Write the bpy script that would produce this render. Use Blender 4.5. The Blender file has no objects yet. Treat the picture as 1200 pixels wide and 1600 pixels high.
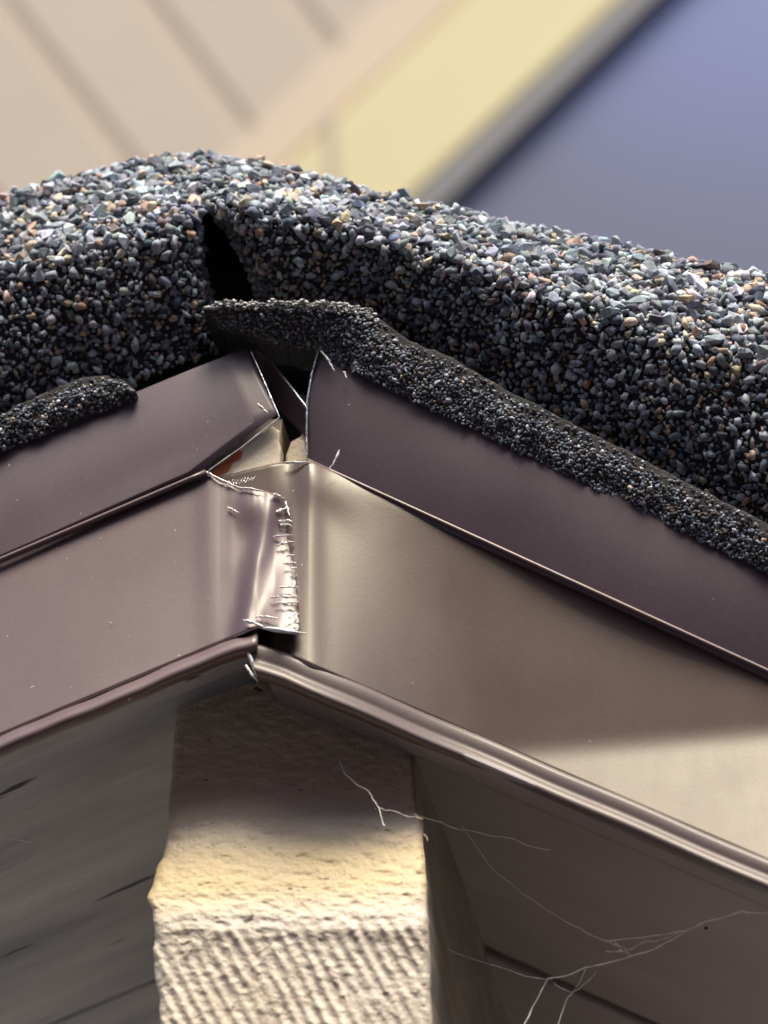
import bpy, bmesh, math, random
import numpy as np
from mathutils import Vector, Matrix
from math import radians, sin, cos, tan, pi
random.seed(7); rng = np.random.default_rng(11)
sc = bpy.context.scene
col = sc.collection

# ------------------------------------------------------------------ camera, sky, sun, exposure
H = 3200.0                                   # height of the gable peak above the ground, mm
PITCH, YAW, DIST = radians(28), radians(8), 500.0
HT = 0.06 / 0.5                              # tan of half the horizontal field of view
fwd = np.array([-sin(YAW)*cos(PITCH), cos(YAW)*cos(PITCH), sin(PITCH)])
rgt = np.array([cos(YAW), sin(YAW), 0.0])
upv = np.cross(rgt, fwd)
CAM = np.array([0.0, 0.0, H]) - fwd*DIST
cam_d = bpy.data.cameras.new('camera'); cam = bpy.data.objects.new('camera', cam_d); col.objects.link(cam)
cam.matrix_world = Matrix(((rgt[0], upv[0], -fwd[0], CAM[0]/1000), (rgt[1], upv[1], -fwd[1], CAM[1]/1000),
                           (rgt[2], upv[2], -fwd[2], CAM[2]/1000), (0, 0, 0, 1)))
cam_d.sensor_fit = 'HORIZONTAL'; cam_d.sensor_width = 36; cam_d.lens = 18/HT
cam_d.clip_start = 0.01; cam_d.clip_end = 500
cam_d.dof.use_dof = True; cam_d.dof.focus_distance = 0.488; cam_d.dof.aperture_fstop = cam_d.lens/4.8
sc.camera = cam

SUN_EL, SUN_AZ = radians(68), radians(165)   # azimuth clockwise from +Y
world = bpy.data.worlds.new('World'); sc.world = world; world.use_nodes = True
wn = world.node_tree.nodes; wl = world.node_tree.links
bg = wn['Background']; sky = wn.new('ShaderNodeTexSky'); sky.sky_type = 'NISHITA'; sky.sun_disc = False
sky.sun_elevation = SUN_EL; sky.sun_rotation = SUN_AZ
sky.dust_density = 3.0; sky.ozone_density = 1.0
wl.new(sky.outputs[0], bg.inputs[0]); bg.inputs[1].default_value = 0.15
sd = bpy.data.lights.new('sun', 'SUN'); sd.energy = 2.4; sd.angle = radians(24); sd.color = (1, 0.93, 0.82)
sun = bpy.data.objects.new('sun', sd); col.objects.link(sun)
sdir = Vector((sin(SUN_AZ)*cos(SUN_EL), cos(SUN_AZ)*cos(SUN_EL), sin(SUN_EL)))
sun.rotation_euler = sdir.to_track_quat('Z', 'Y').to_euler(); sun.location = (0, 0, 8)
vs = sc.view_settings; vs.view_transform = 'Standard'; vs.look = 'None'; vs.gamma = 1
vs.use_curve_mapping = False; vs.exposure = 1.15

# ------------------------------------------------------------------ helpers
def P(px, py, Y):
    """point(s) seen at photo pixel px,py lying on the upright plane y = Y (mm)"""
    px, py, Y = np.broadcast_arrays(np.asarray(px, float), np.asarray(py, float), np.asarray(Y, float))
    d = fwd + ((px-600)/600*HT)[..., None]*rgt + ((800-py)/600*HT)[..., None]*upv
    t = (Y-CAM[1])/d[..., 1]
    return CAM + d*t[..., None]
def ip(x, pts):
    a = np.array(pts, float); return np.interp(x, a[:, 0], a[:, 1])
def sstep(a, b, x):
    t = np.clip((x-a)/(b-a), 0, 1); return t*t*(3-2*t)
_perm = rng.random((256, 256))
def vnoise(x, y, seed=0):
    x = np.asarray(x, float)+seed*17.3; y = np.asarray(y, float)+seed*9.1
    xi = np.floor(x).astype(int); yi = np.floor(y).astype(int); fx = x-xi; fy = y-yi
    fx = fx*fx*(3-2*fx); fy = fy*fy*(3-2*fy)
    g = lambda a, b: _perm[a % 256, b % 256]
    return (g(xi, yi)*(1-fx)+g(xi+1, yi)*fx)*(1-fy)+(g(xi, yi+1)*(1-fx)+g(xi+1, yi+1)*fx)*fy - .5
def fbm(x, y, seed=0, o=4):
    r = 0; a = 1
    for i in range(o): r = r+a*vnoise(x*2**i, y*2**i, seed+i); a *= .5
    return r
def tag(o, label=None, cat=None, group=None, kind=None):
    if label: o['label'] = label
    if cat: o['category'] = cat
    if group: o['group'] = group
    if kind: o['kind'] = kind
    return o
def empty(name, loc, label, cat, group=None):
    o = bpy.data.objects.new(name, None); col.objects.link(o); o.location = Vector(loc)/1000
    o.empty_display_size = .01
    return tag(o, label, cat, group)
def mesh(name, V, F, mats, parent=None, smooth=False, mi=None, colors=None, loc=None):
    """ONE mesh object from world coordinates in mm"""
    V = np.asarray(V, float).reshape(-1, 3)
    if parent is not None: org = np.array(parent.get('_org', np.array(parent_world(parent))*1000))
    else: org = V.mean(0) if loc is None else np.array(loc, float)
    me = bpy.data.meshes.new(name)
    F = np.asarray(F) if not isinstance(F, list) else F
    if isinstance(F, list): me.from_pydata(((V-org)/1000).tolist(), [], F)
    else:
        n, k = F.shape
        me.vertices.add(len(V)); me.vertices.foreach_set('co', ((V-org)/1000).astype(np.float32).ravel())
        me.loops.add(n*k); me.loops.foreach_set('vertex_index', F.astype(np.int32).ravel())
        me.polygons.add(n); me.polygons.foreach_set('loop_start', (np.arange(n)*k).astype(np.int32))
        me.update(calc_edges=True)
    if not isinstance(mats, (list, tuple)): mats = [mats]
    for m in mats: me.materials.append(m)
    if mi is not None: me.polygons.foreach_set('material_index', np.asarray(mi, dtype=np.int32))
    if smooth: me.polygons.foreach_set('use_smooth', np.ones(len(me.polygons), dtype=bool))
    if colors is not None:
        at = me.attributes.new('tint', 'FLOAT_COLOR', 'POINT'); at.data.foreach_set('color', np.asarray(colors, np.float32).ravel())
    me.validate(); me.update()
    o = bpy.data.objects.new(name, me); col.objects.link(o)
    if parent is not None: o.parent = parent
    else: o.location = Vector(org)/1000
    return o
def parent_world(o):
    p = Vector((0, 0, 0))
    while o is not None: p = p+o.location; o = o.parent
    return p
def gridF(nu, nv):
    i, j = np.meshgrid(np.arange(nu-1), np.arange(nv-1), indexing='ij'); a = (i*nv+j).ravel()
    return np.stack([a, a+nv, a+nv+1, a+1], 1)
def sheet(name, V, mats, parent=None, thick=.35, rim=True, smooth=True, flip=False, bevel=0):
    """a grid of world points (nu,nv,3) thickened into sheet metal; the cut rim shows bare metal"""
    nu, nv = V.shape[:2]; F = gridF(nu, nv); ff = np.clip(np.array([nv*2//3-1, nv*2//3]), 0, nv-2)
    a = V[nu//2+1, ff[0]]-V[nu//2-1 if nu > 2 else 0, ff[0]]; b_ = V[nu//2, ff[0]+1]-V[nu//2, max(ff[0]-1, 0)]
    if np.dot(np.cross(a, b_), V[nu//2, ff[0]]-CAM) > 0: F = F[:, ::-1]          # outer side towards the street
    o = mesh(name, V.reshape(-1, 3), F, mats, parent, smooth)
    if thick:
        m = o.modifiers.new('thick', 'SOLIDIFY'); m.thickness = thick/1000; m.offset = -1
        m.use_quality_normals = True
        if rim and isinstance(mats, (list, tuple)) and len(mats) > 1: m.material_offset_rim = 1
    return o
def tube(pts, rad, n=6, taper=(1, 1)):
    pts = np.asarray(pts, float); m = len(pts); V = []; F = []
    for i in range(m):
        d = pts[min(i+1, m-1)]-pts[max(i-1, 0)]; d /= np.linalg.norm(d)+1e-9
        a = np.cross(d, [0.3, .9, .1]); a /= np.linalg.norm(a)+1e-9; b = np.cross(d, a)
        r = rad*(taper[0]+(taper[1]-taper[0])*i/(m-1)) if not callable(rad) else rad(i/(m-1))
        for k in range(n):
            an = 2*pi*k/n; V.append(pts[i]+r*(cos(an)*a+sin(an)*b))
    for i in range(m-1):
        for k in range(n):
            F.append([i*n+k, i*n+(k+1) % n, (i+1)*n+(k+1) % n, (i+1)*n+k])
    F.append(list(range(n))[::-1]); F.append([(m-1)*n+k for k in range(n)])
    return V, F
def box(V8):
    return V8, [[0, 1, 2, 3], [7, 6, 5, 4], [0, 4, 5, 1], [1, 5, 6, 2], [2, 6, 7, 3], [3, 7, 4, 0]]
def slab(name, quad, Y0, Y1, m, parent=None, bev=0):
    """prism: polygon of photo pixels placed at y=Y0, pushed straight back to y=Y1"""
    A = np.array([P(x, y, Y0) for x, y in quad]); B = A.copy(); B[:, 1] += Y1-Y0
    n = len(quad); F = [list(range(n)), list(range(n, 2*n))[::-1]]+[[i, i+n, (i+1) % n+n, (i+1) % n] for i in range(n)]
    o = mesh(name, np.vstack([A, B]), F, m, parent)
    bm = bmesh.new(); bm.from_mesh(o.data); bmesh.ops.recalc_face_normals(bm, faces=bm.faces); bm.to_mesh(o.data); bm.free()
    if bev:
        b = o.modifiers.new('bevel', 'BEVEL'); b.width = bev/1000; b.segments = 3; b.limit_method = 'ANGLE'
    return o

# ------------------------------------------------------------------ materials
def mat(name, base=(.5, .5, .5), rough=.5, metal=0, spec=.5, coat=0, coat_rough=.1):
    m = bpy.data.materials.new(name); m.use_nodes = True; b = m.node_tree.nodes['Principled BSDF']
    b.inputs['Base Color'].default_value = (*base, 1); b.inputs['Roughness'].default_value = rough
    b.inputs['Metallic'].default_value = metal; b.inputs['Specular IOR Level'].default_value = spec
    b.inputs['Coat Weight'].default_value = coat; b.inputs['Specular Tint'].default_value = (1, 1, 1, 1); b.inputs['Coat Roughness'].default_value = coat_rough
    return m, m.node_tree.nodes, m.node_tree.links, b
def coords(N, L, scale=(1, 1, 1), rot=(0, 0, 0)):
    g = N.new('ShaderNodeNewGeometry'); mp = N.new('ShaderNodeMapping'); mp.vector_type = 'POINT'
    mp.inputs['Scale'].default_value = scale; mp.inputs['Rotation'].default_value = rot
    mr_ = N.new('ShaderNodeMapping'); mr_.inputs['Rotation'].default_value = rot; mp.inputs['Rotation'].default_value = (0, 0, 0)
    L.new(g.outputs['Position'], mr_.inputs['Vector']); L.new(mr_.outputs[0], mp.inputs['Vector']); return mp.outputs[0]
def noise(N, L, vec, scale, detail=4, rough=.55):
    n = N.new('ShaderNodeTexNoise'); n.inputs['Scale'].default_value = scale; n.inputs['Detail'].default_value = detail
    n.inputs['Roughness'].default_value = rough; L.new(vec, n.inputs['Vector']); return n.outputs[0]
def ramp(N, L, fac, stops):
    r = N.new('ShaderNodeValToRGB'); e = r.color_ramp.elements
    while len(e) < len(stops): e.new(.5)
    for i, (p, c) in enumerate(stops): e[i].position = p; e[i].color = (*c, 1) if len(c) == 3 else c
    L.new(fac, r.inputs[0]); return r.outputs[0]
def mix(N, L, fac, a, b, mode='MIX'):
    m = N.new('ShaderNodeMix'); m.data_type = 'RGBA'; m.blend_type = mode
    for s, v in ((m.inputs[0], fac), (m.inputs[6], a), (m.inputs[7], b)):
        if isinstance(v, (float, int)): s.default_value = v
        elif isinstance(v, tuple): s.default_value = (*v, 1)
        else: L.new(v, s)
    return m.outputs[2]
def bump(N, L, h, dist, strength, b):
    n = N.new('ShaderNodeBump'); n.inputs['Distance'].default_value = dist; n.inputs['Strength'].default_value = strength
    L.new(h, n.inputs['Height']); L.new(n.outputs[0], b.inputs['Normal'])

BRL = (.118, .074, .078)
def metal_mat(name, base, rough):
    m, N, L, b = mat(name, base, rough, .05, .55, .12, .2)
    b.inputs['Specular Tint'].default_value = (1, .97, .78, 1)
    v = coords(N, L); n1 = noise(N, L, v, 60, 3); n2 = noise(N, L, v, 2600, 3)
    c = mix(N, L, n1, tuple(x*.88 for x in base), tuple(x*1.12 for x in base))
    sp = ramp(N, L, noise(N, L, v, 900, 2), [(.76, (0, 0, 0)), (.79, (1, 1, 1))])
    L.new(mix(N, L, sp, c, (.42, .38, .34)), b.inputs['Base Color'])
    n3 = N.new('ShaderNodeMath'); n3.operation = 'MULTIPLY_ADD'; n3.inputs[1].default_value = .2; n3.inputs[2].default_value = rough-.07
    L.new(n1, n3.inputs[0]); L.new(n3.outputs[0], b.inputs['Roughness'])
    ws = noise(N, L, coords(N, L, (1, 1, .22)), 220, 5, .6)
    dust = ramp(N, L, noise(N, L, v, 1300, 6, .75), [(.45, (0, 0, 0)), (.85, (.10, .10, .10))])
    src = b.inputs['Base Color'].links[0].from_socket; L.new(mix(N, L, dust, src, (.27, .24, .215)), b.inputs['Base Color'])
    ad = N.new('ShaderNodeMath'); ad.operation = 'MULTIPLY_ADD'; ad.inputs[1].default_value = .12; L.new(ws, ad.inputs[0]); L.new(n3.outputs[0], ad.inputs[2]); L.new(ad.outputs[0], b.inputs['Roughness'])
    bump(N, L, n2, .00004, .35, b)
    b2 = N.new('ShaderNodeBump'); b2.inputs['Distance'].default_value = .0012; b2.inputs['Strength'].default_value = .10
    L.new(noise(N, L, v, 38, 2, .4), b2.inputs['Height']); L.new(b2.outputs[0], b.inputs['Normal'].links[0].from_node.inputs['Normal'])
    return m
M_brown = metal_mat('brown_coated_aluminium', BRL, .35)
M_olive = metal_mat('brown_coated_aluminium_olive_sheen', (.098, .063, .056), .35)
M_olive.node_tree.nodes['Principled BSDF'].inputs['Specular Tint'].default_value = (1, .99, .72, 1)
M_hem = metal_mat('brown_coated_rolled_hem', (.115, .085, .082), .44)
M_brown_drip = metal_mat('brown_coated_drip_edge', (.082, .054, .070), .38)
M_alu, N, L, b = mat('bare_cut_aluminium', (.86, .85, .83), .28, .9)
v = coords(N, L); bump(N, L, noise(N, L, v, 1800, 3), .0001, .6, b)

def granule_mat(name, src):
    m, N, L, b = mat(name, (.2, .2, .2), .78, 0, .35)
    if src == 'attr': a = N.new('ShaderNodeAttribute'); a.attribute_name = 'tint'; c = a.outputs['Color']
    else: a = N.new('ShaderNodeObjectInfo'); c = a.outputs['Color']
    v = coords(N, L); n = noise(N, L, v, 1500, 4)
    L.new(mix(N, L, 1.0, c, ramp(N, L, n, [(.3, (.72, .72, .72)), (.7, (1.25, 1.25, 1.25))]), 'MULTIPLY'), b.inputs['Base Color'])
    bump(N, L, n, .0002, .5, b)
    return m
M_gran = granule_mat('ceramic_granules', 'attr'); M_gran1 = granule_mat('ceramic_granule_single', 'obj')
M_asph, N, L, b = mat('asphalt_bitumen', (.012, .012, .014), .75)
v = coords(N, L); n = noise(N, L, v, 900, 5); bump(N, L, n, .0004, 1, b)
L.new(ramp(N, L, n, [(.35, (.008, .008, .011)), (.7, (.03, .027, .028))]), b.inputs['Base Color'])
M_felt, N, L, b = mat('torn_shingle_mat', (.05, .045, .042), .9)
v = coords(N, L, (1, 1, 2.5)); n = noise(N, L, v, 1100, 6, .7)
L.new(ramp(N, L, n, [(.35, (.018, .017, .018)), (.62, (.07, .062, .056)), (.8, (.16, .15, .14))]), b.inputs['Base Color'])
bump(N, L, n, .0006, 1, b)

def paint_mat(name, c1, c2, c3, stretch, rot, scale=40, fleck=None, bd=.0003):
    m, N, L, b = mat(name, c1, .6, 0, .4)
    v = coords(N, L, stretch, rot); n = noise(N, L, v, scale, 6, .62); c = ramp(N, L, n, [(.3, c1), (.52, c2), (.72, c3)])
    if fleck:
        f = ramp(N, L, noise(N, L, v, scale*3.3, 3, .5), [(fleck[0], (0, 0, 0)), (fleck[0]+.03, (1, 1, 1))])
        c = mix(N, L, f, c, fleck[1])
    L.new(c, b.inputs['Base Color']); bump(N, L, noise(N, L, v, scale*6, 4), bd, .6, b)
    return m
M_sofL = paint_mat('weathered_grey_soffit_left', (.22, .232, .255), (.38, .39, .41), (.50, .51, .52), (.16, 1, 2.4), (0, radians(24), 0), 60, (.66, (.035, .03, .035)))
M_sofR = paint_mat('weathered_grey_soffit_right', (.25, .215, .21), (.31, .27, .255), (.38, .335, .315), (.35, 1, 1.3), (0, radians(-24), 0), 22, (.79, (.07, .06, .06)))
M_board = paint_mat('grey_painted_board', (.28, .28, .285), (.42, .42, .42), (.50, .495, .49), (.3, 1, 1.5), (0, radians(24), 0), 90, (.66, (.05, .045, .05)))
M_cream = paint_mat('peeling_cream_primer', (.60, .48, .32), (.72, .62, .46), (.78, .70, .56), (.5, 1, 1), (0, .3, 0), 160)
M_red = paint_mat('red_bare_cedar', (.28, .07, .03), (.46, .13, .055), (.55, .2, .09), (.4, 1, 2), (0, radians(35), 0), 300)

# ------------------------------------------------------------------ granules
def stone_variant():
    bm = bmesh.new(); n = random.randint(10, 13)
    for i in range(n):
        p = Vector((random.gauss(0, 1), random.gauss(0, 1), random.gauss(0, 1))).normalized()*random.uniform(.88, 1.06)
        bm.verts.new(p)
    r = bmesh.ops.convex_hull(bm, input=bm.verts)
    bmesh.ops.delete(bm, geom=[g for g in r['geom_interior'] if isinstance(g, bmesh.types.BMVert)], context='VERTS')
    bmesh.ops.triangulate(bm, faces=bm.faces)
    bm.verts.ensure_lookup_table(); bm.verts.index_update()
    V = np.array([v.co[:] for v in bm.verts]); F = np.array([[v.index for v in f.verts] for f in bm.faces]); bm.free()
    return V, F
VAR = [stone_variant() for _ in range(26)]
VAR_ME = []
for V_, F_ in VAR:
    me = bpy.data.meshes.new('granule'); me.from_pydata(V_.tolist(), [], F_.tolist()); me.materials.append(M_gran1); me.update(); VAR_ME.append(me)
PAL = np.array([(.09, .095, .115), (.15, .165, .19), (.235, .255, .285), (.33, .36, .385), (.44, .48, .51), (.56, .61, .64),
                (.10, .125, .17), (.19, .145, .14), (.50, .40, .28), (.50, .33, .23), (.64, .54, .40), (.10, .075, .07)])
PW_TOP = np.array([.06, .12, .19, .20, .15, .08, .07, .035, .04, .03, .035, .015]); PW_TOP /= PW_TOP.sum()
def frames(n, T):
    B = np.cross(n, T); B /= np.linalg.norm(B, axis=1)[:, None]+1e-9; T = np.cross(B, n); return T, B
def granules(parent, pos, nrm, size, tints, top=0, name='granules', flat=.8, lift=.25):
    """angular mineral granules bedded in a shingle; the largest `top` are objects of their own"""
    n = len(pos); order = np.argsort(-size); pw = np.array(parent_world(parent))*1000
    rnd = rng.normal(size=(n, 3)); T, B = frames(nrm, rnd)
    til = rng.normal(scale=.28, size=(n, 2)); N2 = nrm+T*til[:, :1]+B*til[:, 1:]; N2 /= np.linalg.norm(N2, axis=1)[:, None]
    T, B = frames(N2, T)
    asp = rng.uniform(.75, 1.5, n); fl = rng.uniform(flat*.7, flat*1.35, n); vi = rng.integers(0, len(VAR), n)
    ctr = pos+N2*(size*fl*lift)[:, None]
    M = np.stack([T*(size*asp/2)[:, None], B*(size/asp/2)[:, None], N2*(size*fl/2)[:, None]], 2)   # n,3,3 columns
    for k in order[:top]:
        o = bpy.data.objects.new('granule', VAR_ME[vi[k]]); o.color = (*tints[k], 1)
        A = M[k]/1000; c = (ctr[k]-pw)/1000
        o.matrix_local = Matrix(((A[0, 0], A[0, 1], A[0, 2], c[0]), (A[1, 0], A[1, 1], A[1, 2], c[1]), (A[2, 0], A[2, 1], A[2, 2], c[2]), (0, 0, 0, 1)))
        o.parent = parent; col.objects.link(o)
    rest = order[top:]; Vs, Fs, Cs = [], [], []; base = 0
    for q in range(len(VAR)):
        idx = rest[vi[rest] == q]
        if not len(idx): continue
        V, F = VAR[q]; W = np.einsum('nij,vj->nvi', M[idx], V)+ctr[idx][:, None, :]
        Vs.append(W.reshape(-1, 3)); Fs.append((F[None]+(np.arange(len(idx))*len(V))[:, None, None]+base).reshape(-1, 3))
        Cs.append(np.repeat(np.c_[tints[idx], np.ones(len(idx))], len(V), 0)); base += len(idx)*len(V)
    o = mesh(name, np.vstack(Vs), np.vstack(Fs), M_gran, parent, colors=np.vstack(Cs))
    o['kind'] = 'stuff'; return o
def scatter(fn, u0, u1, v0, v1, step, jit=.5, keep=None):
    """points spread evenly (in mm) over a surface fn(u,v)->world mm"""
    nu = 500; nv = 160
    U, Vv = np.meshgrid(np.linspace(u0, u1, nu), np.linspace(v0, v1, nv), indexing='ij'); S = fn(U, Vv)
    du = np.linalg.norm(S[1:, :-1]-S[:-1, :-1], axis=-1); dv = np.linalg.norm(S[:-1, 1:]-S[:-1, :-1], axis=-1); A = du*dv
    cnt = int(2.0*A.sum()/step**2); p = (A/A.sum()).ravel()
    # stratified: low-discrepancy pick through the cumulative area
    cum = np.cumsum(p); r = (np.arange(cnt)+rng.random(cnt))/cnt; k = np.searchsorted(cum, r).clip(0, len(p)-1)
    i, j = np.unravel_index(k, A.shape)
    u = U[0, 0]+(i+rng.random(cnt))*(u1-u0)/(nu-1); v = v0+(j+rng.random(cnt))*(v1-v0)/(nv-1)
    # push apart: dart rejection on a hash of cells
    pos = fn(u, v); cell = {}; sel = []; s2 = (step*.8)**2
    for q in range(cnt):
        c = tuple((pos[q]//step).astype(int)); ok = True
        for dx in (-1, 0, 1):
            for dy in (-1, 0, 1):
                for dz in (-1, 0, 1):
                    for w in cell.get((c[0]+dx, c[1]+dy, c[2]+dz), ()):
                        d = pos[q]-pos[w]
                        if d[0]*d[0]+d[1]*d[1]+d[2]*d[2] < s2: ok = False; break
                    if not ok: break
                if not ok: break
            if not ok: break
        if ok: cell.setdefault(c, []).append(q); sel.append(q)
    u = u[sel]; v = v[sel]; pos = pos[sel]; e = 1e-3
    du_ = fn(u+(u1-u0)*e, v)-pos; dv_ = fn(u, v+(v1-v0)*e)-pos; n = np.cross(du_, dv_); n /= np.linalg.norm(n, axis=1)[:, None]+1e-9
    view = pos-CAM; back = (n*view).sum(1) > 0
    return u, v, pos, n, back

# ------------------------------------------------------------------ the setting: ground, walls
def quadobj(name, pts, m, parent=None): return mesh(name, pts, [[0, 1, 2, 3]], m, parent)
M_grd, N, L, b = mat('grey_gravel_drive', (.32, .29, .25), .9)
v = coords(N, L); L.new(ramp(N, L, noise(N, L, v, 3, 6), [(.3, (.062, .054, .056)), (.7, (.095, .082, .082))]), b.inputs['Base Color'])
g = quadobj('ground', [(-2e5, -2e5, 0), (2e5, -2e5, 0), (2e5, 2e5, 0), (-2e5, 2e5, 0)], M_grd); g['kind'] = 'structure'

# ------------------------------------------------------------------ ridge and rake lines (photo measures)
def lineL(y0, s): return lambda x: y0+s*x
dripL_top = lambda x: 700-.397*x
dripL_bot = lambda x: 875-.428*x
dripR_top = lambda x: 545+.4886*(x-498)
dripR_bot = lambda x: 718+.4575*(x-478)

# ---- roof deck, felt and roof planes under the shingles
def deck(name, x0, x1, top, bot, label):
    r = empty(name, P((x0+x1)/2, bot((x0+x1)/2), -4), label, 'roof deck')
    return r
YD = 6
deck_t = empty('roof_deck', P(420, 620, 0), 'black felt covered roof deck seen in the gap at the peak, under the shingles', 'roof deck')
slab('deck_board', [(-150, 400), (150, 335), (415, 300), (415, 610), (-150, 830)], YD, 1350, M_asph, deck_t)
slab('deck_board', [(416, 300), (800, 395), (1350, 520), (1350, 1040), (800, 770), (416, 590)], YD+.2, 1350, M_asph, deck_t)

# ---- upper shingles
crest = [(-220, 362), (-100, 332), (0, 309), (100, 286), (180, 266), (250, 249), (325, 246), (400, 257), (480, 276), (560, 300), (640, 316), (700, 330),
         (800, 354), (900, 374), (1000, 396), (1100, 416), (1200, 437), (1320, 466), (1420, 490)]
botL = [(-220, 720), (-100, 690), (0, 655), (100, 625), (210, 600), (300, 560), (400, 530)]
botR = [(280, 478), (400, 482), (540, 482), (600, 505), (700, 560), (800, 620), (900, 668), (1000, 721), (1100, 773), (1200, 823), (1320, 882), (1420, 932)]
def shingle_fn(side):
    bp = botL if side == 'L' else botR
    def fn(x, t):
        x = np.asarray(x, float); t = np.asarray(t, float)
        f = np.clip(t, 0, 1); tb = np.clip(-t, 0, None)
        # crack at the peak opens downwards
        if side == 'L': xe = 322-8*sstep(.1, .4, f)+26*sstep(.4, .95, f); w = sstep(180, 322, x); xx = x+(xe-322)*w
        else: xe = 319+31*sstep(.25, .5, f)+56*sstep(.3, 1., f); w = 1-sstep(326, 520, x); xx = x+(xe-326)*w
        c = ip(xx, crest); bt = ip(xx, bp)
        py = c+(bt-c)*f
        bulge = np.sin(np.clip(f/.42, 0, 1)*pi/2)**1.0
        Y = -5-10.5*bulge+11*(np.clip(f-.33, 0, 1)/.67)**1.25
        Y = Y+1.0*fbm(xx/160, f*3+5, 3 if side == 'L' else 8, 3)+.5*fbm(xx/50, f*6, 21, 2)
        if side == 'R': Y = Y-1.0*sstep(500, 1200, xx)
        # roll the edges of the crack inwards
        dn = (322-x) if side == 'L' else (x-326)
        Y = Y+7*np.exp(-np.clip(dn, 0, None)/16)*sstep(.22, .5, f)
        p = P(xx, py, Y)
        p[..., 1] += tb*60; p[..., 2] += 3.2*(1-np.exp(-tb*60/7))-tb*60*.02
        return p
    return fn
def tintify(n, w=PW_TOP, k=1.0):
    t = PAL[rng.choice(len(PAL), n, p=w)]*rng.uniform(.75, 1.25, (n, 1))*k
    return np.clip(t*(1+rng.normal(scale=.05, size=(n, 3))), .01, .8)
for side, x0, x1, label in (('L', -180, 322, 'grey and tan granule covered roof shingle left of the crack at the peak'),
                            ('R', 326, 1400, 'longer grey and tan granule covered roof shingle right of the crack, sloping down right')):
    fn = shingle_fn(side); mid = fn(np.array((x0+x1)/2), np.array(.3))
    root = empty('roof_shingle', mid, label, 'shingle', 'granule covered shingles meeting at the peak')
    nu = 260; tt = np.concatenate([-np.linspace(22, 1, 12)**1.0, -np.linspace(.9, .02, 20), np.linspace(0, 1, 60)])
    U, T = np.meshgrid(np.linspace(x0, x1, nu), tt, indexing='ij'); S = fn(U, T)
    sheet('shingle_mat', S, [M_asph], root, thick=1.6, rim=False, flip=False)
    posl, nl, sl, tl = [], [], [], []
    for step, smin, smax in ((2.5, 2.2, 3.1), (1.55, 1.6, 2.5), (.9, .95, 1.5)):
        u, v_, pos, n, back = scatter(fn, x0, x1, -.18, 1.0, step)
        sgn = np.where(v_ > .1, np.where(back, -1, 1), 0); s_ref = -1 if back[v_ > .15].mean() > .5 else 1
        n = n*s_ref
        s = rng.uniform(smin, smax, len(u))*(1-.33*sstep(.3, .5, v_))
        posl.append(pos+n*(.12 if step > 2 else 0)); nl.append(n); sl.append(s); tl.append(tintify(len(u)))
    granules(root, np.vstack(posl), np.vstack(nl), np.concatenate(sl), np.vstack(tl), top=300)

# ---- lower (starter) shingles with crushed, torn edges
stR_top = [(300, 484), (322, 482), (345, 478), (400, 476), (540, 476), (585, 492), (640, 532), (700, 556), (800, 614), (900, 664), (1000, 716), (1100, 768), (1200, 818), (1320, 876), (1420, 926)]
stR_bot = [(300, 487), (322, 490), (350, 512), (400, 527), (450, 536), (498, 548), (520, 566)]
stL_top = [(-220, 725), (-100, 690), (0, 648), (60, 618), (130, 590), (170, 586), (198, 598), (212, 612)]
def stR(x, f):
    x = np.asarray(x, float); f = np.asarray(f, float)
    t = ip(x, stR_top)+4*fbm(x/14, x*0, 5, 3); bo = np.where(x < 512, ip(x, stR_bot), dripR_top(x)+8)+5*fbm(x/16, x*0+3, 6, 3)*(x < 512)
    Y = -12.6-.6*np.sin(np.clip(f, 0, 1)*pi)+1.6*f+3.6*f*(1-sstep(480, 600, x))+.7*fbm(x/22, f*3, 7, 4)
    Y = Y-3.2*(1-sstep(420, 640, x))
    return P(x, t+(bo-t)*f, Y)
def stL(x, f):
    x = np.asarray(x, float); f = np.asarray(f, float)
    t = ip(x, stL_top)+4*fbm(x/14, x*0, 15, 3); bo = dripL_top(x)+6
    return P(x, t+(bo-t)*f, -12.2-.8*np.sin(np.clip(f, 0, 1)*pi)+1.6*f+.9*fbm(x/22, f*3, 17, 4))
PW_D = np.array([.32, .25, .14, .07, .03, .012, .07, .03, .006, .004, .004, .1]); PW_D /= PW_D.sum()
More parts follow.
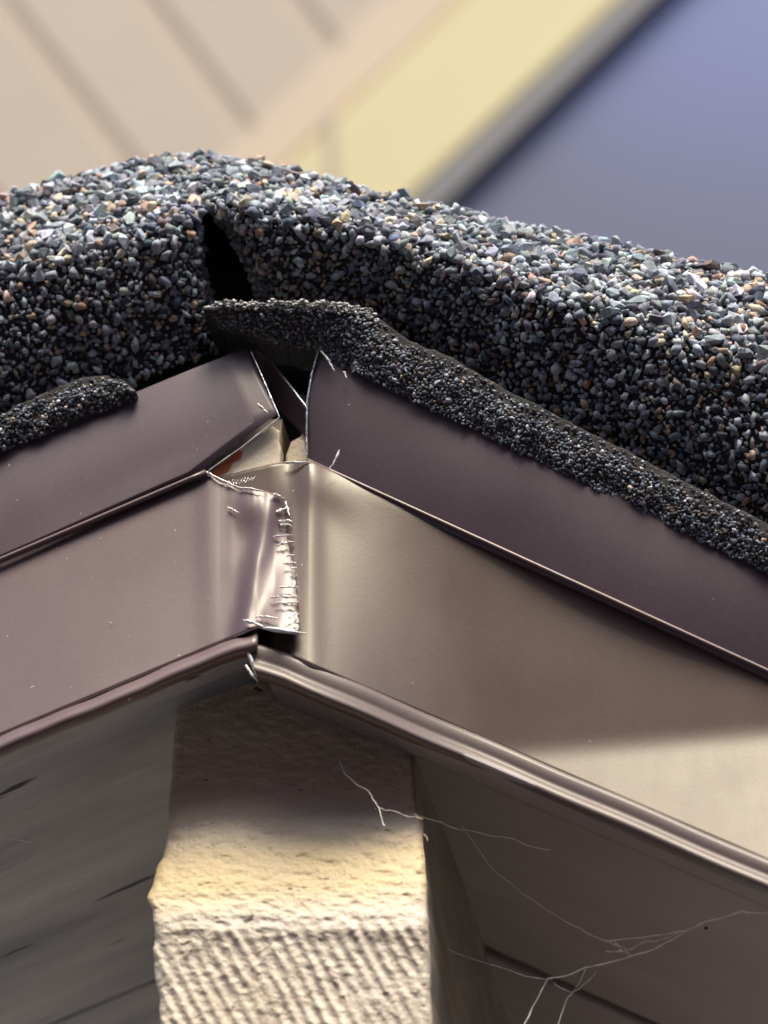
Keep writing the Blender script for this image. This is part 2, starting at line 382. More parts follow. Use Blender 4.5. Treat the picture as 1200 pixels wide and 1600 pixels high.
for fn, x0, x1, label in ((stL, -180, 212, 'dark crushed edge of the lower shingle layer above the left drip edge'),
                          (stR, 318, 1400, 'dark torn lower shingle layer with a ragged tip poking left under the crack')):
    root = empty('starter_shingle', fn(np.array((x0+x1)/2), np.array(.5)), label, 'shingle', 'lower shingle layer edges')
    nu = 400; U, T = np.meshgrid(np.linspace(x0, x1, nu), np.linspace(0, 1, 26), indexing='ij'); S = fn(U, T)
    top = S[:, :1, :].copy(); Bk = []
    for dy in (60, 20, 8, 3, 1): q = top.copy(); q[..., 1] += dy; q[..., 2] -= .02*dy; Bk.append(q)
    bt = S[:, -1:, :].copy(); q2 = bt.copy(); q2[..., 1] += 7; q2[..., 2] -= .3
    S = np.concatenate(Bk+[S, q2], 1)
    sheet('torn_mat', S, [M_felt], root, thick=0)
    
    posl, nl, sl, tl = [], [], [], []
    for step, smin, smax in ((1.2, .65, 1.15), (.55, .42, .85)):
        u, v_, pos, n, back = scatter(fn, x0, x1, 0.06, 1.0, step); s_ref = -1 if back.mean() > .5 else 1
        kp = fbm(u/60, v_*2, 33, 3) > (-.9 if fn is stR else -.9); kp &= ~((v_ < .25) & (rng.random(len(u)) < .45))
        posl.append(pos[kp]+(n*s_ref)[kp]*.12); nl.append((n*s_ref)[kp]); s = rng.uniform(smin, smax, kp.sum()); sl.append(s); tl.append(tintify(kp.sum(), PW_D, 1.05))
    if fn is stR:   # pale torn lip along the tip
        k = 620; u = 322+rng.random(k)**1.1*265; f = np.abs(rng.normal(scale=.10, size=k)); pos = fn(u, f)
        pos[:, 2] += rng.uniform(-.2, .7, k)*sstep(322, 340, u); posl.append(pos); nl.append(np.tile([0, -.5, .86], (k, 1))); sl.append(rng.uniform(.4, 1.1, k))
        tl.append(np.clip(np.array([.50, .50, .47])*rng.uniform(.45, 1.3, (k, 1)), 0, .75))
    granules(root, np.vstack(posl), np.vstack(nl), np.concatenate(sl), np.vstack(tl), top=0, flat=.5)

# ------------------------------------------------------------------ wooden boards behind the metal
rb = slab('rake_board', [(-150, 800), (405, 655), (441, 655), (436, 720), (432, 1000), (380, 1012), (-150, 1192)], -6.6, 3, [M_cream]); tag(rb, 'cream primed rake board end showing through the open corner left of the black slot', 'board')
slab('split_wood', [(322, 752), (372, 702), (392, 690), (402, 679), (412, 676), (425, 664), (432, 670), (437, 672), (436, 690), (439, 700), (437, 725), (420, 727), (400, 733), (350, 747)], -9.6, -6.7, [M_cream], rb, .3)
slab('red_patch', [(318, 752), (345, 722), (372, 702), (379, 706), (376, 716), (364, 722), (357, 735), (340, 745), (330, 756)], -9.8, -9.5, [M_red], rb)
rb2 = slab('rake_board', [(449, 1000), (447, 712), (455, 690), (470, 682), (478, 660), (1350, 1060), (1350, 1390), (700, 1120)], -6.2, 3, [M_cream])
slab('paint_chip', [(449, 735), (447, 712), (455, 692), (466, 684), (476, 690), (482, 720), (482, 735)], -7.2, -6.3, [M_cream], rb2, .3); tag(rb2, 'pale chipped rake board end just right of the black slot at the corner', 'board')

# ------------------------------------------------------------------ drip edges
def face_strip(topf, botf, xs, prof, xshift, Y0, nx, x0, x1):
    """prof: list of (v, dY, dz). returns grid nx x len(prof)"""
    G = np.zeros((nx, len(prof), 3))
    for j, (v, dY, dz) in enumerate(prof):
        a, b_ = xshift(np.clip(v, 0, 1), x0, x1); x = np.linspace(a, b_, nx)
        p = P(x, topf(x), Y0)*(1-v)+P(x, botf(x), Y0)*v if v <= 1 else P(x, botf(x), Y0)
        p[:, 1] += dY; p[:, 2] += dz; G[:, j] = p
    return G
def fold_prof(r, face_vs, dyf, hem):
    pr = [(0, 45, -.4), (0, 20, 0), (0, 8, .1), (0, 3, .15)]
    for a in np.linspace(90, 0, 9): pr.append((0, r*(1-cos(radians(a)))+.0, r*sin(radians(a))-r*.0-.0)) if False else pr.append((0, r-r*cos(radians(a)), r*sin(radians(a))-r+.15+.6))
    for v in face_vs: pr.append((v, dyf(v), 0))
    for a in hem: pr.append(a)
    return pr
bump_y = lambda v: -.5*sin(pi*v)
vs_ = [.03, .06, .1, .15, .2, .3, .4, .5, .6, .7, .78, .86, .92, .96, .985, 1.0]
hem = [(1.01, .25, -.25), (1.01, .6, -.3), (1.01, 1.0, -.2), (1.01, 1.3, .3)]
def xsL(v, x0, x1):
    xe = 390+47*(v/.78)**1.2 if v < .78 else 437-115*((v-.78)/.22)
    return x0, xe
dl = empty('drip_edge', P(200, 700, -11), 'mauve brown metal drip edge sloping up to the peak, left of the gap', 'drip edge', 'brown drip edges under the shingles')
G = face_strip(dripL_top, dripL_bot, None, fold_prof(.9, vs_, lambda v: bump_y(v)-1.5*v, [(a,b-1.5,c) for a,b,c in hem]), xsL, -10.2, 90, -160, 0)
xx = np.linspace(0, 1, 90)[:, None]; G[..., 1] += .35*np.sin(xx*5)*1; G[-6:, :, 1] += np.linspace(0, .5, 6)[:, None]
sheet('face', G, [M_brown_drip, M_alu], dl, .35)
def xsR(v, x0, x1):
    xs = 498-20*sstep(0, .45, np.array(v)); return float(xs), x1
dr = empty('drip_edge', P(800, 800, -12), 'dark purple brown metal drip edge sloping down right from the gap', 'drip edge', 'brown drip edges under the shingles')
G = face_strip(dripR_top, dripR_bot, None, fold_prof(.9, vs_, lambda v: bump_y(v)+1.9*v, [(a,b+1.9,c) for a,b,c in hem]), xsR, -10.8, 160, 0, 1380)
G[:14, :, 1] += (np.linspace(1, 0, 14)**2*.9)[:, None]; G[:, :, 1] += .5*np.sin(np.linspace(0, 9, 160))[:, None]
sheet('face', G, [M_brown_drip, M_alu], dr, .35)
def edge_roll(name, pts, Ys, rad, m, par):
    q = []
    for (a, b_), (ya, yb) in zip(zip(pts[:-1], pts[1:]), zip(Ys[:-1], Ys[1:])):
        for t in np.linspace(0, 1, 14)[:-1]: q.append(P(a[0]+(b_[0]-a[0])*t, a[1]+(b_[1]-a[1])*t, ya+(yb-ya)*t))
    q.append(P(*pts[-1], Ys[-1])); V, F = tube(q, rad, 7); mesh(name, V, F, m, par, smooth=True)
edge_roll('hem', [(-160, dripL_bot(-160)), (0, 875), (322, dripL_bot(322)+.5)], [-11.6, -11.6, -11.6], .45, M_brown, dl)
xh = np.linspace(480, 1380, 40); edge_roll('hem', [(x, dripR_bot(x)+.5) for x in xh], [-9.0+.5*sin(9*(x-480)/900) for x in xh], .38, M_brown, dr)
edge_roll('cut_edge', [(498, 546), (487, 585), (480, 625), (479, 670), (479, 714)], [-10.2, -10.1, -10.0, -9.6, -9.2], lambda t: .16*(.6+.8*random.random()), M_alu, dr)
edge_roll('cut_edge', [(392, 548), (414, 598), (437, 652), (380, 697), (325, 736)], [-10.6, -11.1, -11.5, -11.6, -11.6], lambda t: .10*(.5+.9*random.random()), M_alu, dl)
# folded tab of the drip edge seen behind the open corner
tq = [[(390, 535), (420, 560), (478, 634), (488, 650)], [(402, 560), (425, 590), (470, 655), (486, 668)], [(425, 620), (440, 645), (462, 668), (484, 690)]]
T = np.array([[P(x, y, -7.2+1.2*j-.02*(x-390)) for x, y in row] for j, row in enumerate(tq)])
o = sheet('folded_tab', T.transpose(1, 0, 2), [M_brown_drip, M_alu], dl, .4)
sb = o.modifiers.new('s', 'SUBSURF'); sb.levels = sb.render_levels = 2; o.modifiers.move(1, 0)

# ------------------------------------------------------------------ fascia covers (bent sheet aluminium)
fl = empty('fascia_cover', P(200, 900, -9), 'mauve brown aluminium fascia cover on the left with a cut tab lapping over the corner', 'fascia cover', 'brown aluminium fascia covers')
fr = empty('fascia_cover', P(800, 1000, -9), 'glossy brown aluminium fascia cover on the right with greenish cream shine', 'fascia cover', 'brown aluminium fascia covers')
def jag(x, s, a): return a*fbm(x/7, x*0+s, 40+s, 3)
def FL(x, v):
    x = np.asarray(x, float); v = np.asarray(v, float)
    yt = np.where(x < 322, dripL_bot(x)-3, ip(x, [(322, 738), (345, 752), (372, 764), (410, 766), (440, 775), (455, 792)])+jag(x, 1, 2.5))
    yb = np.where(x < 402, 1148-.42*x, ip(x, [(402, 979), (420, 985), (455, 990)]))
    w = sstep(402, 455, x); yy = yt+(yb-yt)*v; xx = x+w*(13*v+4*v*(1-v))+w*(x > 452)*jag(v*500, 3, 3)
    Y = -10.5-.5*sstep(300, 340, x)*(1-.6*v)-4.9*v-1.2*v**2-.25*np.sin(x/90)*v
    xb = 428-46*v**.9                                            # crease where the tab turns inwards
    tb = sstep(-14, 16, x-xb)
    Y = Y+.25*fbm(x/30, v*4, 77, 2)*sstep(330, 400, x)+tb*np.clip(x-xb, 0, None)*.025*(1-.35*v)+tb*(1.2-4.6*v)*sstep(-10, 50, x-xb)-1.7*np.exp(-((x-xb)/16)**2)*(.5+.5*v)
    Y = Y-1.2*np.exp(-(((x-395)/26)**2+((v-.1)/.16)**2))          # dent under the cut
    return P(xx, yy, Y)
xs = np.concatenate([np.linspace(-160, 322, 60), np.linspace(326, 455, 60)]); vv = np.linspace(0, 1, 60)
U, T = np.meshgrid(xs, vv, indexing='ij'); sheet('cover_face', FL(U, T), [M_brown, M_alu], fl, .35)
_gx = np.linspace(320, 1400, 217); _gv = np.linspace(0, 1, 101)
def _warp():
    X, V_ = np.meshgrid(_gx, _gv, indexing='ij'); yt = dripR_bot(X)-3; yb = 1022+.4285*(X-446); y = yt+(yb-yt)*V_
    B = np.maximum(1-sstep(470, 740, X-.12*(y-900)), sstep(-10, 38, y-(1162-.085*(X-850)))*sstep(640, 800, X))
    B2 = sstep(-10, 38, y-(1162-.085*(X-850)))*sstep(640, 800, X)
    sl = -.01+.255*B+.07*B2-.16*sstep(700, 1100, X)*(1-B)*0      # forward lean of the sheet, per mm of height
    sl = sl+.12*(1-sstep(0, .08, V_))
    hgt = (yb-yt)*.113; I = np.cumsum(sl*hgt/100, 1); I = I-I[:, :1]
    k = np.clip((X-470)/60, 0, 1)
    return -I-(6.0-I[:, -1:])*V_**3.*0
_W = _warp()
def warpR(x, v):
    fx = np.clip((np.asarray(x, float)-320)/5, 0, 215.999); fv = np.clip(np.asarray(v, float)*100, 0, 99.999); i = fx.astype(int); j = fv.astype(int); a = fx-i; b = fv-j
    return (_W[i, j]*(1-a)+_W[i+1, j]*a)*(1-b)+(_W[i, j+1]*(1-a)+_W[i+1, j+1]*a)*b
def FR(x, v):
    x = np.asarray(x, float); v = np.asarray(v, float)
    yt = np.where(x < 480, ip(x, [(330, 748), (380, 735), (440, 722), (480, 719)])+jag(x, 5, 1.5), dripR_bot(x)-3)
    yb = np.where(x < 446, 1022, 1022+.4285*(x-446))
    Y = -8.5+warpR(x, v)
    cor = 1-sstep(422, 460, x)
    Y = Y*(1-cor)+cor*(-9.9-1.0*v)
    Y = Y-1.0*np.exp(-((x-484)/20)**2)*(1-.6*v)+.9*np.sin((x-500)/330.)*sstep(500, 700, x)
    Y = Y-.9*np.exp(-(((x-505)/45)**2+((v-.08)/.12)**2))
    return P(x, yt+(yb-yt)*v, Y)
xs = np.concatenate([np.linspace(332, 440, 24), np.linspace(444, 560, 50), np.linspace(568, 1380, 110)])
U, T = np.meshgrid(xs, vv, indexing='ij'); sheet('cover_face', FR(U, T), [M_olive, M_alu], fr, .35)
# rolled hems
def hem_strip(fn_line, xs, prof):
    """fn_line(x)->py of upper line; prof rows: (dpx_down, Y)"""
    G = np.zeros((len(xs), len(prof), 3))
    for j, (dp, Y) in enumerate(prof): G[:, j] = P(xs, fn_line(xs)+dp, Y)
    return G
cL = lambda x: 1148-.42*x
pr = [(-3, -14.0), (0, -15.0), (2, -16.0)]
for a in np.linspace(70, -110, 17): pr.append((19-16*sin(radians(a)), -16.6-2.4*cos(radians(a))))
pr.append((37, -11.5))
xs = np.linspace(-160, 402, 70); G = hem_strip(cL, xs, pr)
G[..., 2] += (.18*np.sin(xs/37)+.1*np.sin(xs/13))[:, None]*.6; G[-5:, :, 2] -= np.linspace(0, .5, 5)[:, None]
sheet('rolled_hem', G, [M_brown, M_alu], fl, .35)
cR = lambda x: 1022+.4285*(x-446)
pr = [(-2, .1), (1, -.25), (5, -.4), (12, -.45), (19, -.4), (25, -.3)]
for a in np.linspace(60, -110, 17): pr.append((38-12*sin(radians(a)), -.1-1.7*cos(radians(a))))
pr.append((54, 4.0))
G = np.zeros((130, len(pr), 3))
for j, (dp, Y) in enumerate(pr):
    x_s = ip(min(dp, 54), [(-2, 398), (10, 386), (30, 394), (54, 404)]); xs = x_s+(1380-x_s)*np.linspace(0, 1, 130)**1.3
    xq = np.clip(xs, 470, None); Y = Y-8.5+sum(warpR(xq+k, 1.0) for k in (-60, -30, 0, 30, 60))/5*(1 if j else 0)+(warpR(xq, 1.0) if j == 0 else 0)-.2*(j > 0)
    G[:, j] = P(xs, cR(xs)+dp+np.clip(446-xs, 0, None)*.12, Y)
G[..., 2] += .08*np.sin(np.linspace(0, 30, 130))[:, None]
sheet('rolled_hem', G, [M_hem, M_alu], fr, .35)
# burrs of bare metal along the cuts
M_burr, *_ = mat('bright_torn_metal', (.9, .87, .8), .45, .3)
burrs = [((402, 630), (410, 637), (419, 646), .22, dl), ((500, 548), (510, 556), (517, 570), .3, dr), ((511, 558), (518, 572), (523, 580), .28, dr),
         ((537, 580), (539, 585), (541, 590), .25, dr), ((576, 581), (580, 584), (585, 589), .25, dr), ((530, 703), (526, 718), (514, 733), .28, dr),
         ((355, 792), (363, 797), (374, 801), .25, fl), ((432, 799), (440, 797), (450, 793), .3, fl), ((435, 815), (446, 812), (457, 815), .35, fl),
         ((438, 820), (446, 819), (456, 821), .25, fl), ((427, 838), (440, 837), (458, 836), .3, fl), ((433, 852), (443, 848), (459, 846), .35, fl), ((447, 869), (455, 866), (461, 868), .35, fl),
         ((443, 881), (452, 879), (463, 880), .3, fl), ((455, 888), (459, 888), (464, 887), .3, fl), ((436, 918), (450, 917), (466, 917), .25, fl),
         ((421, 933), (432, 933), (438, 932), .25, fl), ((441, 932), (450, 934), (467, 932), .35, fl), ((430, 942), (445, 943), (467, 940), .27, fl), ((452, 945), (460, 940), (467, 940), .25, fl),
         ((400, 964), (415, 963), (435, 966), .3, fl), ((446, 968), (455, 964), (466, 958), .22, fl), ((379, 969), (395, 972), (411, 979), .4, fl), ((411, 981), (440, 986), (480, 990), .5, fl),
         ((424, 772), (433, 773), (443, 778), .35, fl), ((446, 783), (448, 792), (452, 806), .38, fl), ((330, 741), (352, 754), (375, 762), .3, fl), ((374, 762), (392, 764), (412, 767), .3, fl), ((318, 737), (325, 739), (333, 744), .45, fl),
         ((457, 768), (462, 765), (470, 763), .22, fr), ((458, 773), (463, 771), (468, 770), .22, fr), ((446, 722), (462, 724), (488, 721), .35, fr), ((386, 1012), (391, 1030), (402, 1058), .4, fr), ((384, 1040), (392, 1052), (403, 1066), .4, fr)]
for k in range(9): burrs.append(((352+k*5.2, 761-k*1.2), (356+k*5, 757-k*1.2), (359+k*5, 750-k*.8), .14, fl))
def front_y(o, x, y):
    if o is dl: return -11.6
    if o is dr: return -11.5
    if o is fl:
        v = (y-760)/215.; return float(FL(np.array(min(x, 454.)), np.array(min(max(v, 0), 1)))[1])-.35
    return -18.0 if y > 1000 else -10.2
for a, m_, b_, r, par in burrs:
    q = []
    for t in np.linspace(0, 1, 9):
        x = (1-t)**2*a[0]+2*t*(1-t)*m_[0]+t*t*b_[0]+random.uniform(-.7, .7); y = (1-t)**2*a[1]+2*t*(1-t)*m_[1]+t*t*b_[1]+random.uniform(-.7, .7)
        q.append(P(x, y, front_y(par, x, y)-.05-random.random()*.15))
    V, F = tube(q, lambda t, r=r: .62*r*(.3+.7*sin(pi*min(1, .15+t*.85)))*random.uniform(.55, 1.35), 5)
    mesh('burr', V, F, M_burr, par)
for k in range(16):
    y = random.uniform(800, 984); x = 455+13*(y-790)/200+random.uniform(-5, -1); w_ = random.uniform(1.5, 5); h_ = random.uniform(1, 5)
    Yk = float(FL(np.array(454.), np.array((y-792)/198.))[1])-.45
    c0 = [(x-w_, y+random.uniform(-1, 1)), (x-w_*.3, y-h_), (x+2, y-h_*.6), (x+2.5, y+h_*.7), (x-w_*.4, y+h_)]
    slab('bare_chip', c0, Yk, Yk+.25, [M_burr], fl)
# tiny flecks of debris on the metal
M_fleck, *_ = mat('pale_dust_fleck', (.7, .66, .55), .6)
fk = [(157, 841, fl, 1.4), (143, 902, fl, .8), (174, 973, fl, 1.8), (234, 946, fl, 1.0), (325, 935, fl, 1.0), (128, 1108, fl, 1.3), (545, 632, dr, 1.6), (308, 703, dl, 1.2), (724, 657, dr, 1.2), (300, 700, dl, .8), (644, 1067, fr, 1.2)]
for x, y, par, r in fk:
    yy = -13 if par in (dr,) else -12 if par is dl else (float(FL(np.array(float(x)), np.array((y-dripL_bot(x))/(cL(x)-dripL_bot(x))))[1])-.4 if par is fl and y < 1000 else (-15.9 if par is fl else float(FR(np.array(float(x)), np.array((y-dripR_bot(x))/(cR(x)-dripR_bot(x))))[1])-.4))
    c = P(x, y, yy); V, F = VAR[int(x) % 26]; mesh('dust_fleck', V*np.array([r*.1, r*.08, r*.09])+c, F, M_fleck, par)

# ------------------------------------------------------------------ soffits
def soffit(name, hemA, hemB, bands, m, root):
    A = P(*hemA, -12); B = P(*hemB, -12); d = B-A
    for (ya, yb, drop, s0, s1, mm, nm) in bands:
        a = A+d*s0; c = A+d*s1; q = []
        for z in (0, 12 if ya > -4 else 1.0):
            for p, y in ((a, ya), (c, ya), (c, yb), (a, yb)): q.append((p[0], y, p[2]+drop+z))
        V, F = box(np.array(q)); o = mesh(nm, V, F, mm, root)
        bm = bmesh.new(); bm.from_mesh(o.data); bmesh.ops.recalc_face_normals(bm, faces=bm.faces); bm.to_mesh(o.data); bm.free()
        bv = o.modifiers.new('b', 'BEVEL'); bv.width = .0007; bv.segments = 2
sl = empty('soffit', P(100, 1300, 40), 'weathered dark grey soffit with scratches, left of the ridge beam', 'soffit', 'grey soffits either side of the ridge beam')
soffit('soffit', (0, 1172), (385, 1012), [(-14.6, -4.9, .4, -1.2, 1.0, M_board, 'fascia_board'), (-4.6, 95, 1.3, -1.6, 1.3, M_sofL, 'soffit_board'), (95.5, 280, 1.0, -1.6, 1.3, M_sofL, 'soffit_board')], M_sofL, sl)
sr = empty('soffit', P(1000, 1450, 40), 'dusty grey soffit hung with cobwebs, right of the ridge beam', 'soffit', 'grey soffits either side of the ridge beam')
soffit('soffit', (446, 1064), (1200, 1387), [(-11, -3, .3, -.05, 1.2, M_sofR, 'fascia_board'), (-2.7, 78, .5, -.05, 1.3, M_sofR, 'soffit_board'), (78.5, 280, -.7, -.05, 1.3, M_sofR, 'soffit_board')], M_sofR, sr)

# ------------------------------------------------------------------ ridge beam
M_beam, N, L, b = mat('thick_cream_paint', (.62, .56, .46), .55, 0, .4)
v = coords(N, L, (1, 1, 1)); n1 = noise(N, L, v, 45, 5, .6); n2 = noise(N, L, v, 700, 5, .65)
c = ramp(N, L, n1, [(.3, (.56, .47, .34)), (.55, (.65, .56, .43)), (.75, (.70, .62, .50))])
st = ramp(N, L, noise(N, L, coords(N, L, (1, 1, .5)), 120, 5, .7), [(.60, (0, 0, 0)), (.75, (.55, .55, .55))])
c = mix(N, L, st, c, (.50, .36, .17))
z0 = P(450, 1440, -12)[2]/1000; z1 = P(450, 1285, -8)[2]/1000
sp = N.new('ShaderNodeSeparateXYZ'); gg = N.new('ShaderNodeNewGeometry'); L.new(gg.outputs['Position'], sp.inputs[0])
mr = N.new('ShaderNodeMapRange'); mr.inputs[1].default_value = z0; mr.inputs[2].default_value = z1; L.new(sp.outputs[2], mr.inputs[0])
bd = ramp(N, L, mr.outputs[0], [(0, (0, 0, 0)), (.35, (.85, .85, .85)), (.7, (.8, .8, .8)), (1, (.15, .15, .15))])
bm_ = N.new('ShaderNodeMath'); bm_.operation = 'MULTIPLY'; L.new(bd, bm_.inputs[0]); L.new(ramp(N, L, n1, [(.2, (.5, .5, .5)), (.6, (1, 1, 1))]), bm_.inputs[1])
c = mix(N, L, bm_.outputs[0], c, (.62, .47, .22))
pit = ramp(N, L, noise(N, L, coords(N, L, (.7, 1, 1.3)), 420, 3, .5), [(.70, (0, 0, 0)), (.73, (1, 1, 1))])
c = mix(N, L, pit, c, (.12, .08, .06)); L.new(c, b.inputs['Base Color']); bump(N, L, n2, .0005, .8, b)
bmx = empty('ridge_beam', P(460, 1500, 0), 'thick cream painted sawn end of the ridge beam hanging below the peak', 'beam')
def beamY(x, y):
    prof = ip(y, [(950, 3), (1100, .8), (1180, -1.6), (1260, -5.0), (1320, -7.8), (1380, -10.8), (1430, -12.6), (1452, -12.9), (1470, -12.6), (1500, -12.5), (1600, -12.8), (1760, -13.0)])
    edge = 1450-18*np.exp(-((x-640)/90.)**2)+14*np.exp(-((x-270)/30.)**2)+16*fbm(x/45, x*0+2, 71, 3); w = sstep(-14, 16, y-edge)
    up = .34*fbm(x/20, y/9, 51, 5)+.16*np.abs(fbm(x/9, y/6, 58, 3))
    # saw ribs run down to the right
    q = (x-(y-1450)*.53)/23.5+.22*fbm(x/90, y/90, 54, 2); rib = np.abs(((q) % 1)-.5)*2
    nod = fbm(x/7, y/9, 55, 3)
    lo = -.27*sstep(.1, 1., 1-rib)*np.clip(.85+1.1*fbm(x/45, y/44, 56, 3), .15, 1.4)+.16*nod+.22*fbm(x/38, y/50, 59, 3)
    return prof+up*(1-.65*w)*1.0+lo*w*1.0
nx, ny = 210, 360
YY = np.linspace(1010, 1720, ny); xl = ip(YY, [(1010, 283), (1100, 276), (1250, 264), (1300, 262), (1340, 256), (1352, 246), (1380, 240), (1402, 229), (1420, 238), (1450, 242), (1490, 240), (1530, 243), (1560, 249), (1600, 251), (1720, 255)])+2.2*fbm(YY/9, YY*0, 61, 4)
xr = ip(YY, [(1010, 640), (1180, 648), (1262, 652), (1275, 658), (1300, 660), (1360, 664), (1450, 668), (1600, 674), (1720, 678)])+1.6*fbm(YY/12, YY*0+4, 62, 3)
s = np.linspace(0, 1, nx)[:, None]; X = xl[None]*(1-s)+xr[None]*s; Yp = np.repeat(YY[None], nx, 0)
Yd = beamY(X, Yp); ed = np.minimum(X-xl[None], xr[None]-X); Yd = Yd+1.1*np.exp(-ed/5.)
Fg = P(X, Yp, Yd)
# carry the side faces straight back
right = [Fg[-1:]]; 
for dy in (1, 3, 8, 20, 50, 110, 200, 290):
    q = Fg[-1:].copy(); q[..., 1] = Fg[-1:, :, 1]*max(0, 1-dy/8.)+(-9+dy)*min(1, dy/8.); q[..., 0] = Fg[-1, :, 0]*max(.0, 1-dy/60.)+Fg[-1, :, 0].mean()*min(1, dy/60.)
    q[..., 0] += .25*fbm(np.arange(ny)/14., np.full(ny, dy/20.), 66, 3); right.append(q)
left = []
for dy in (290, 110, 30, 8, 2):
    q = Fg[:1].copy(); q[..., 1] = np.maximum(Fg[:1, :, 1]+1.0, -9+dy); left.append(q)
G = np.concatenate(left+[Fg]+right[1:3], 0)
o = mesh('sawn_end', G.reshape(-1, 3), gridF(G.shape[0], G.shape[1]), M_beam, bmx, smooth=True)
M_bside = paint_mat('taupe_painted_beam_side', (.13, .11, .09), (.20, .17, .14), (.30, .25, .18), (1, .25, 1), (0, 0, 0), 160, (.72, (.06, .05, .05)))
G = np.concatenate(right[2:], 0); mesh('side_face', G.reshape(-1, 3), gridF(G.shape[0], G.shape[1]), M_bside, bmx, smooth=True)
# small splinter hairs
for pts in ([(300, 1480), (292, 1490), (281, 1497)], [(424, 1487), (412, 1495), (404, 1500)], [(651, 1277), (656, 1279), (661, 1280)], [(662, 1304), (667, 1308), (668, 1314)]):
    q = [P(x, y, -12.9) for x, y in pts]; V, F = tube(q, .16, 5, (.6, .3)); mesh('splinter', V, F, M_beam, bmx)

# ------------------------------------------------------------------ cobwebs
M_web, N, L, b = mat('dusty_spider_silk', (.85, .80, .72), .6)
def web(label, strands, group='cobwebs under the eave'):
    x, y, Y = strands[0][0][0]; root = empty('cobweb', P(x, y, Y), label, 'cobweb', group)
    for pts, r in strands:
        q = []
        for i in range(len(pts)-1):
            for t in np.linspace(0, 1, 7)[:(-1 if i < len(pts)-2 else None)]:
                a, b_ = pts[i], pts[i+1]; x = a[0]+(b_[0]-a[0])*t; y = a[1]+(b_[1]-a[1])*t+3.*sin(pi*t)*(1 if i % 2 else .4); Y = a[2]+(b_[2]-a[2])*t
                q.append(P(x+random.uniform(-.8, .8), y+random.uniform(-.8, .8), Y))
        V, F = tube(q, lambda t, r=r: r*random.uniform(.6, 1.5), 4); mesh('strand', V, F, M_web, root)
web('tangled cobweb strung across the right soffit, dusty nodes near its middle', [
    ([(648, 1272, -9), (690, 1285, 0), (730, 1297, 5), (800, 1310, 8), (860, 1328, 12)], .055),
    ([(722, 1290, 4), (770, 1358, 5), (860, 1425, 5), (905, 1450, 4), (948, 1470, 3)], .08),
    ([(948, 1470, 3), (1060, 1456, 0), (1100, 1440, -3), (1160, 1424, -6), (1215, 1424, -8)], .09),
    ([(948, 1470, 3), (966, 1478, 3), (975, 1486, 2), (945, 1486, 3)], .08), ([(960, 1471, 3), (975, 1480, 2), (985, 1492, 1)], .08),
    ([(1075, 1452, 0), (1050, 1468, 0), (990, 1493, 1), (915, 1512, 2), (855, 1530, 3), (832, 1575, 2), (812, 1610, 0)], .09),
    ([(915, 1512, 2), (905, 1535, 3), (885, 1560, 3), (868, 1610, 2)], .06), ([(700, 1484, 8), (790, 1514, 6), (852, 1530, 3)], .045), ([(930, 1520, 3), (905, 1545, 3), (885, 1548, 3), (865, 1536, 3)], .045),
    ([(1060, 1458, 0), (1040, 1465, 0), (1010, 1470, 1), (975, 1486, 2)], .06)])
web('single wavy cobweb thread hanging down the shaded face of the ridge beam', [([(530, 1188, -9), (542, 1212, -10), (575, 1235, -10.5), (592, 1262, -11), (600, 1290, -11.5)], .07), ([(592, 1262, -11), (620, 1268, -10.5), (652, 1276, -10)], .035)])
web('faint cobweb thread crossing the left soffit beside the frame edge', [([(-10, 1306, 10), (30, 1312, 10), (70, 1314, 12), (130, 1300, 16)], .05)])
# clumps of dust caught at the web's knots
for (x, y, Y, w_) in ((948, 1470, 3, .3), (915, 1512, 2, .26), (855, 1530, 3, .24), (1060, 1457, 0, .2), (985, 1491, 1, .25), (770, 1358, 5, .16), (592, 1262, -11.2, .2)):
    for k in range(4):
        V, F = VAR[random.randint(0, 25)]; sc3 = np.array([random.uniform(.3, 1.1), random.uniform(.2, .5), random.uniform(.2, .6)])*w_*.6
        par = [o_ for o_ in bpy.data.objects if o_.name.startswith('cobweb')]; par = sorted(par, key=lambda o_: o_.name)[1 if Y < -11 else 0]
        mesh('dust_clump', V*sc3+P(x+random.uniform(-7, 7), y+random.uniform(-3, 3), Y), F, M_web, par)
# dirt speck on the web
V, F = VAR[3]; o = mesh('dirt_speck', V*.32+P(1103, 1450, -3), F, M_asph); tag(o, 'tiny dark dirt speck caught in the cobweb near the right frame edge', 'dirt speck')

# ------------------------------------------------------------------ out of focus house behind
YB = 2600
def flat(name, c1, c2, sc_=2.0, rough=.7):
    m, N, L, b = mat(name, c1, rough); v = coords(N, L); L.new(ramp(N, L, noise(N, L, v, sc_, 4), [(.3, c1), (.7, c2)]), b.inputs['Base Color']); return m
M_side = flat('beige_siding', (.42, .34, .25), (.46, .375, .275)); M_trim = flat('warm_beige_trim', (.52, .41, .28), (.55, .435, .30))
M_fasc = flat('cream_fascia', (.56, .48, .25), (.60, .52, .28)); M_edge = flat('dark_drip', (.17, .165, .155), (.20, .19, .18))
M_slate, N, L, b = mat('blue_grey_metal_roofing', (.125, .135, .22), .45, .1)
L.new(ramp(N, L, noise(N, L, coords(N, L), 1.0, 1, .3), [(.40, (.088, .095, .15)), (.60, (.105, .135, .32))]), b.inputs['Base Color'])  # sky reflection put into the colour as soft grey-to-blue noise
uh = empty('upper_gable', P(300, 100, YB), 'blurred beige and cream upper gable of the house behind the roof peak', 'gable')
def band(name, a0, a1, b0, b1, Y, th, m, ext=1.0):
    # quad between line a0-a1 and line b0-b1 (pixels), extended both ways
    def e(p, q): p = np.array(p, float); q = np.array(q, float); d = q-p; return p-d*ext, q+d*ext
    A0, A1 = e(a0, a1); B0, B1 = e(b0, b1); slab(name, [A0, A1, B1, B0], Y, Y+th, m, uh, 3)
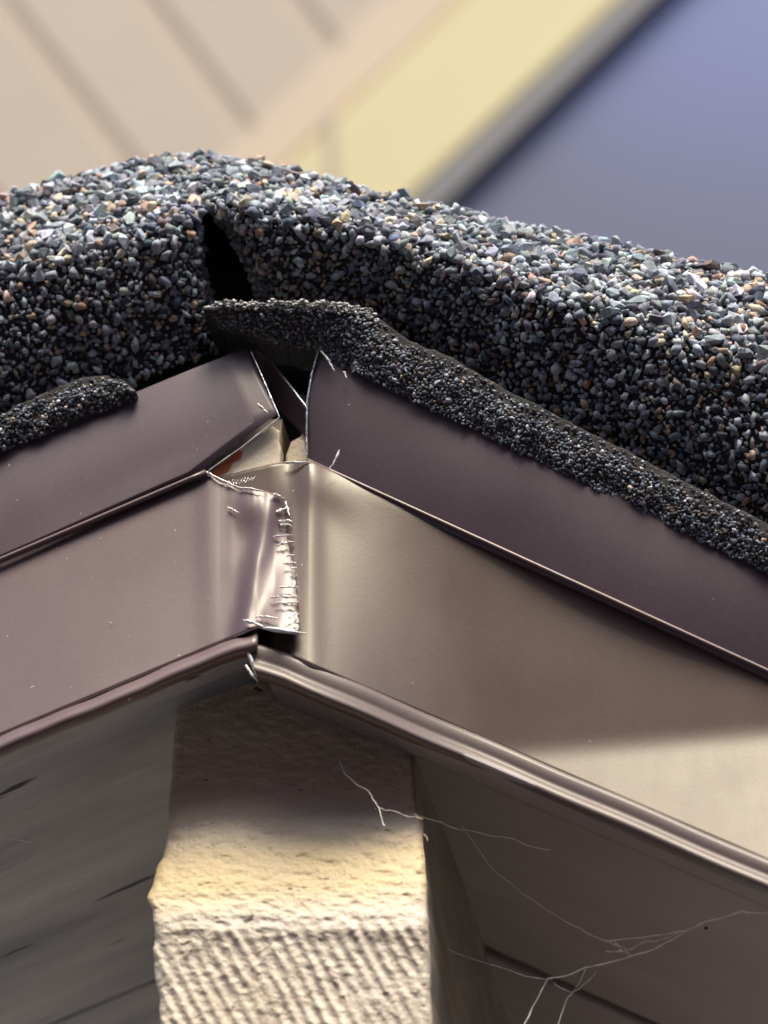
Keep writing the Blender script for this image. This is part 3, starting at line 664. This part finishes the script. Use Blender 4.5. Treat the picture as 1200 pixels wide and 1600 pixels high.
seam = [((-345, -120), (45, 390)), ((-110, -150), (290, 365)), ((122, -150), (490, 340)), ((345, -160), (690, 300)), ((570, -160), (900, 280))]
g_ = 15
for i in range(len(seam)):
    (x0, y0), (x1, y1) = seam[i]
    if i == 0: p0, p1 = (x0-330, y0), (x1-330, y1)
    else: p0, p1 = (seam[i-1][0][0]+g_, seam[i-1][0][1]), (seam[i-1][1][0]+g_, seam[i-1][1][1])
    slab('siding_panel', [p0, (x0-g_, y0), (x1-g_, y1), p1], YB+30, YB+60, M_side, uh, 3)
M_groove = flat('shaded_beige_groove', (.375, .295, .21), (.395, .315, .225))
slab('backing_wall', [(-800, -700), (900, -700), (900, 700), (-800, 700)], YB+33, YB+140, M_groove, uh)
band('frieze_trim', (640, -40), (350, 245), (725, -10), (450, 250), YB+22, 60, M_trim, .8)
band('rake_board', (729, -10), (454, 250), (985, -20), (640, 305), YB, 60, M_fasc, .9)
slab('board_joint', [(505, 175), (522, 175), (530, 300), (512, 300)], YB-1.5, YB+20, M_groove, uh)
band('drip_strip', (988, -14), (644, 310), (1035, -14), (690, 320), YB-40, 90, M_edge, .9)
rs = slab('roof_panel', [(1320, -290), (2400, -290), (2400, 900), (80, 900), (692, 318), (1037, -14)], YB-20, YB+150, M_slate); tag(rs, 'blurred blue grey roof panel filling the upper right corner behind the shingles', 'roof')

# ------------------------------------------------------------------ house wall, plus an unseen block added to shape sky light and reflections
M_wall = flat('pale_wall', (.5, .46, .38), (.56, .52, .44), 1.0)
hw = mesh('house_wall', *box(np.array([(-4000, 285, 0), (4000, 285, 0), (4000, 400, 0), (-4000, 400, 0), (-4000, 285, H-160), (4000, 285, H-160), (4000, 400, H-160), (-4000, 400, H-160)], float)[[0, 1, 2, 3, 4, 5, 6, 7]]), M_wall)
tag(hw, 'pale rendered wall of the house below the soffit', 'wall')
M_nb = flat('mauve_brown_blocker', (.145, .092, .10), (.185, .12, .125), 1.0)
nb = mesh('neighbour_blocker', *box(np.array([(-26000, -9500, 0), (26000, -9500, 0), (26000, -5200, 0), (-26000, -5200, 0), (-26000, -9500, 8300), (26000, -9500, 8300), (26000, -5200, 8300), (-26000, -5200, 8300)], float)), M_nb)  # unseen block, added for dark reflections and stretched wide to shut out sky
tag(nb, 'dark brick neighbouring house reflected in the glossy fascia metal', 'house')
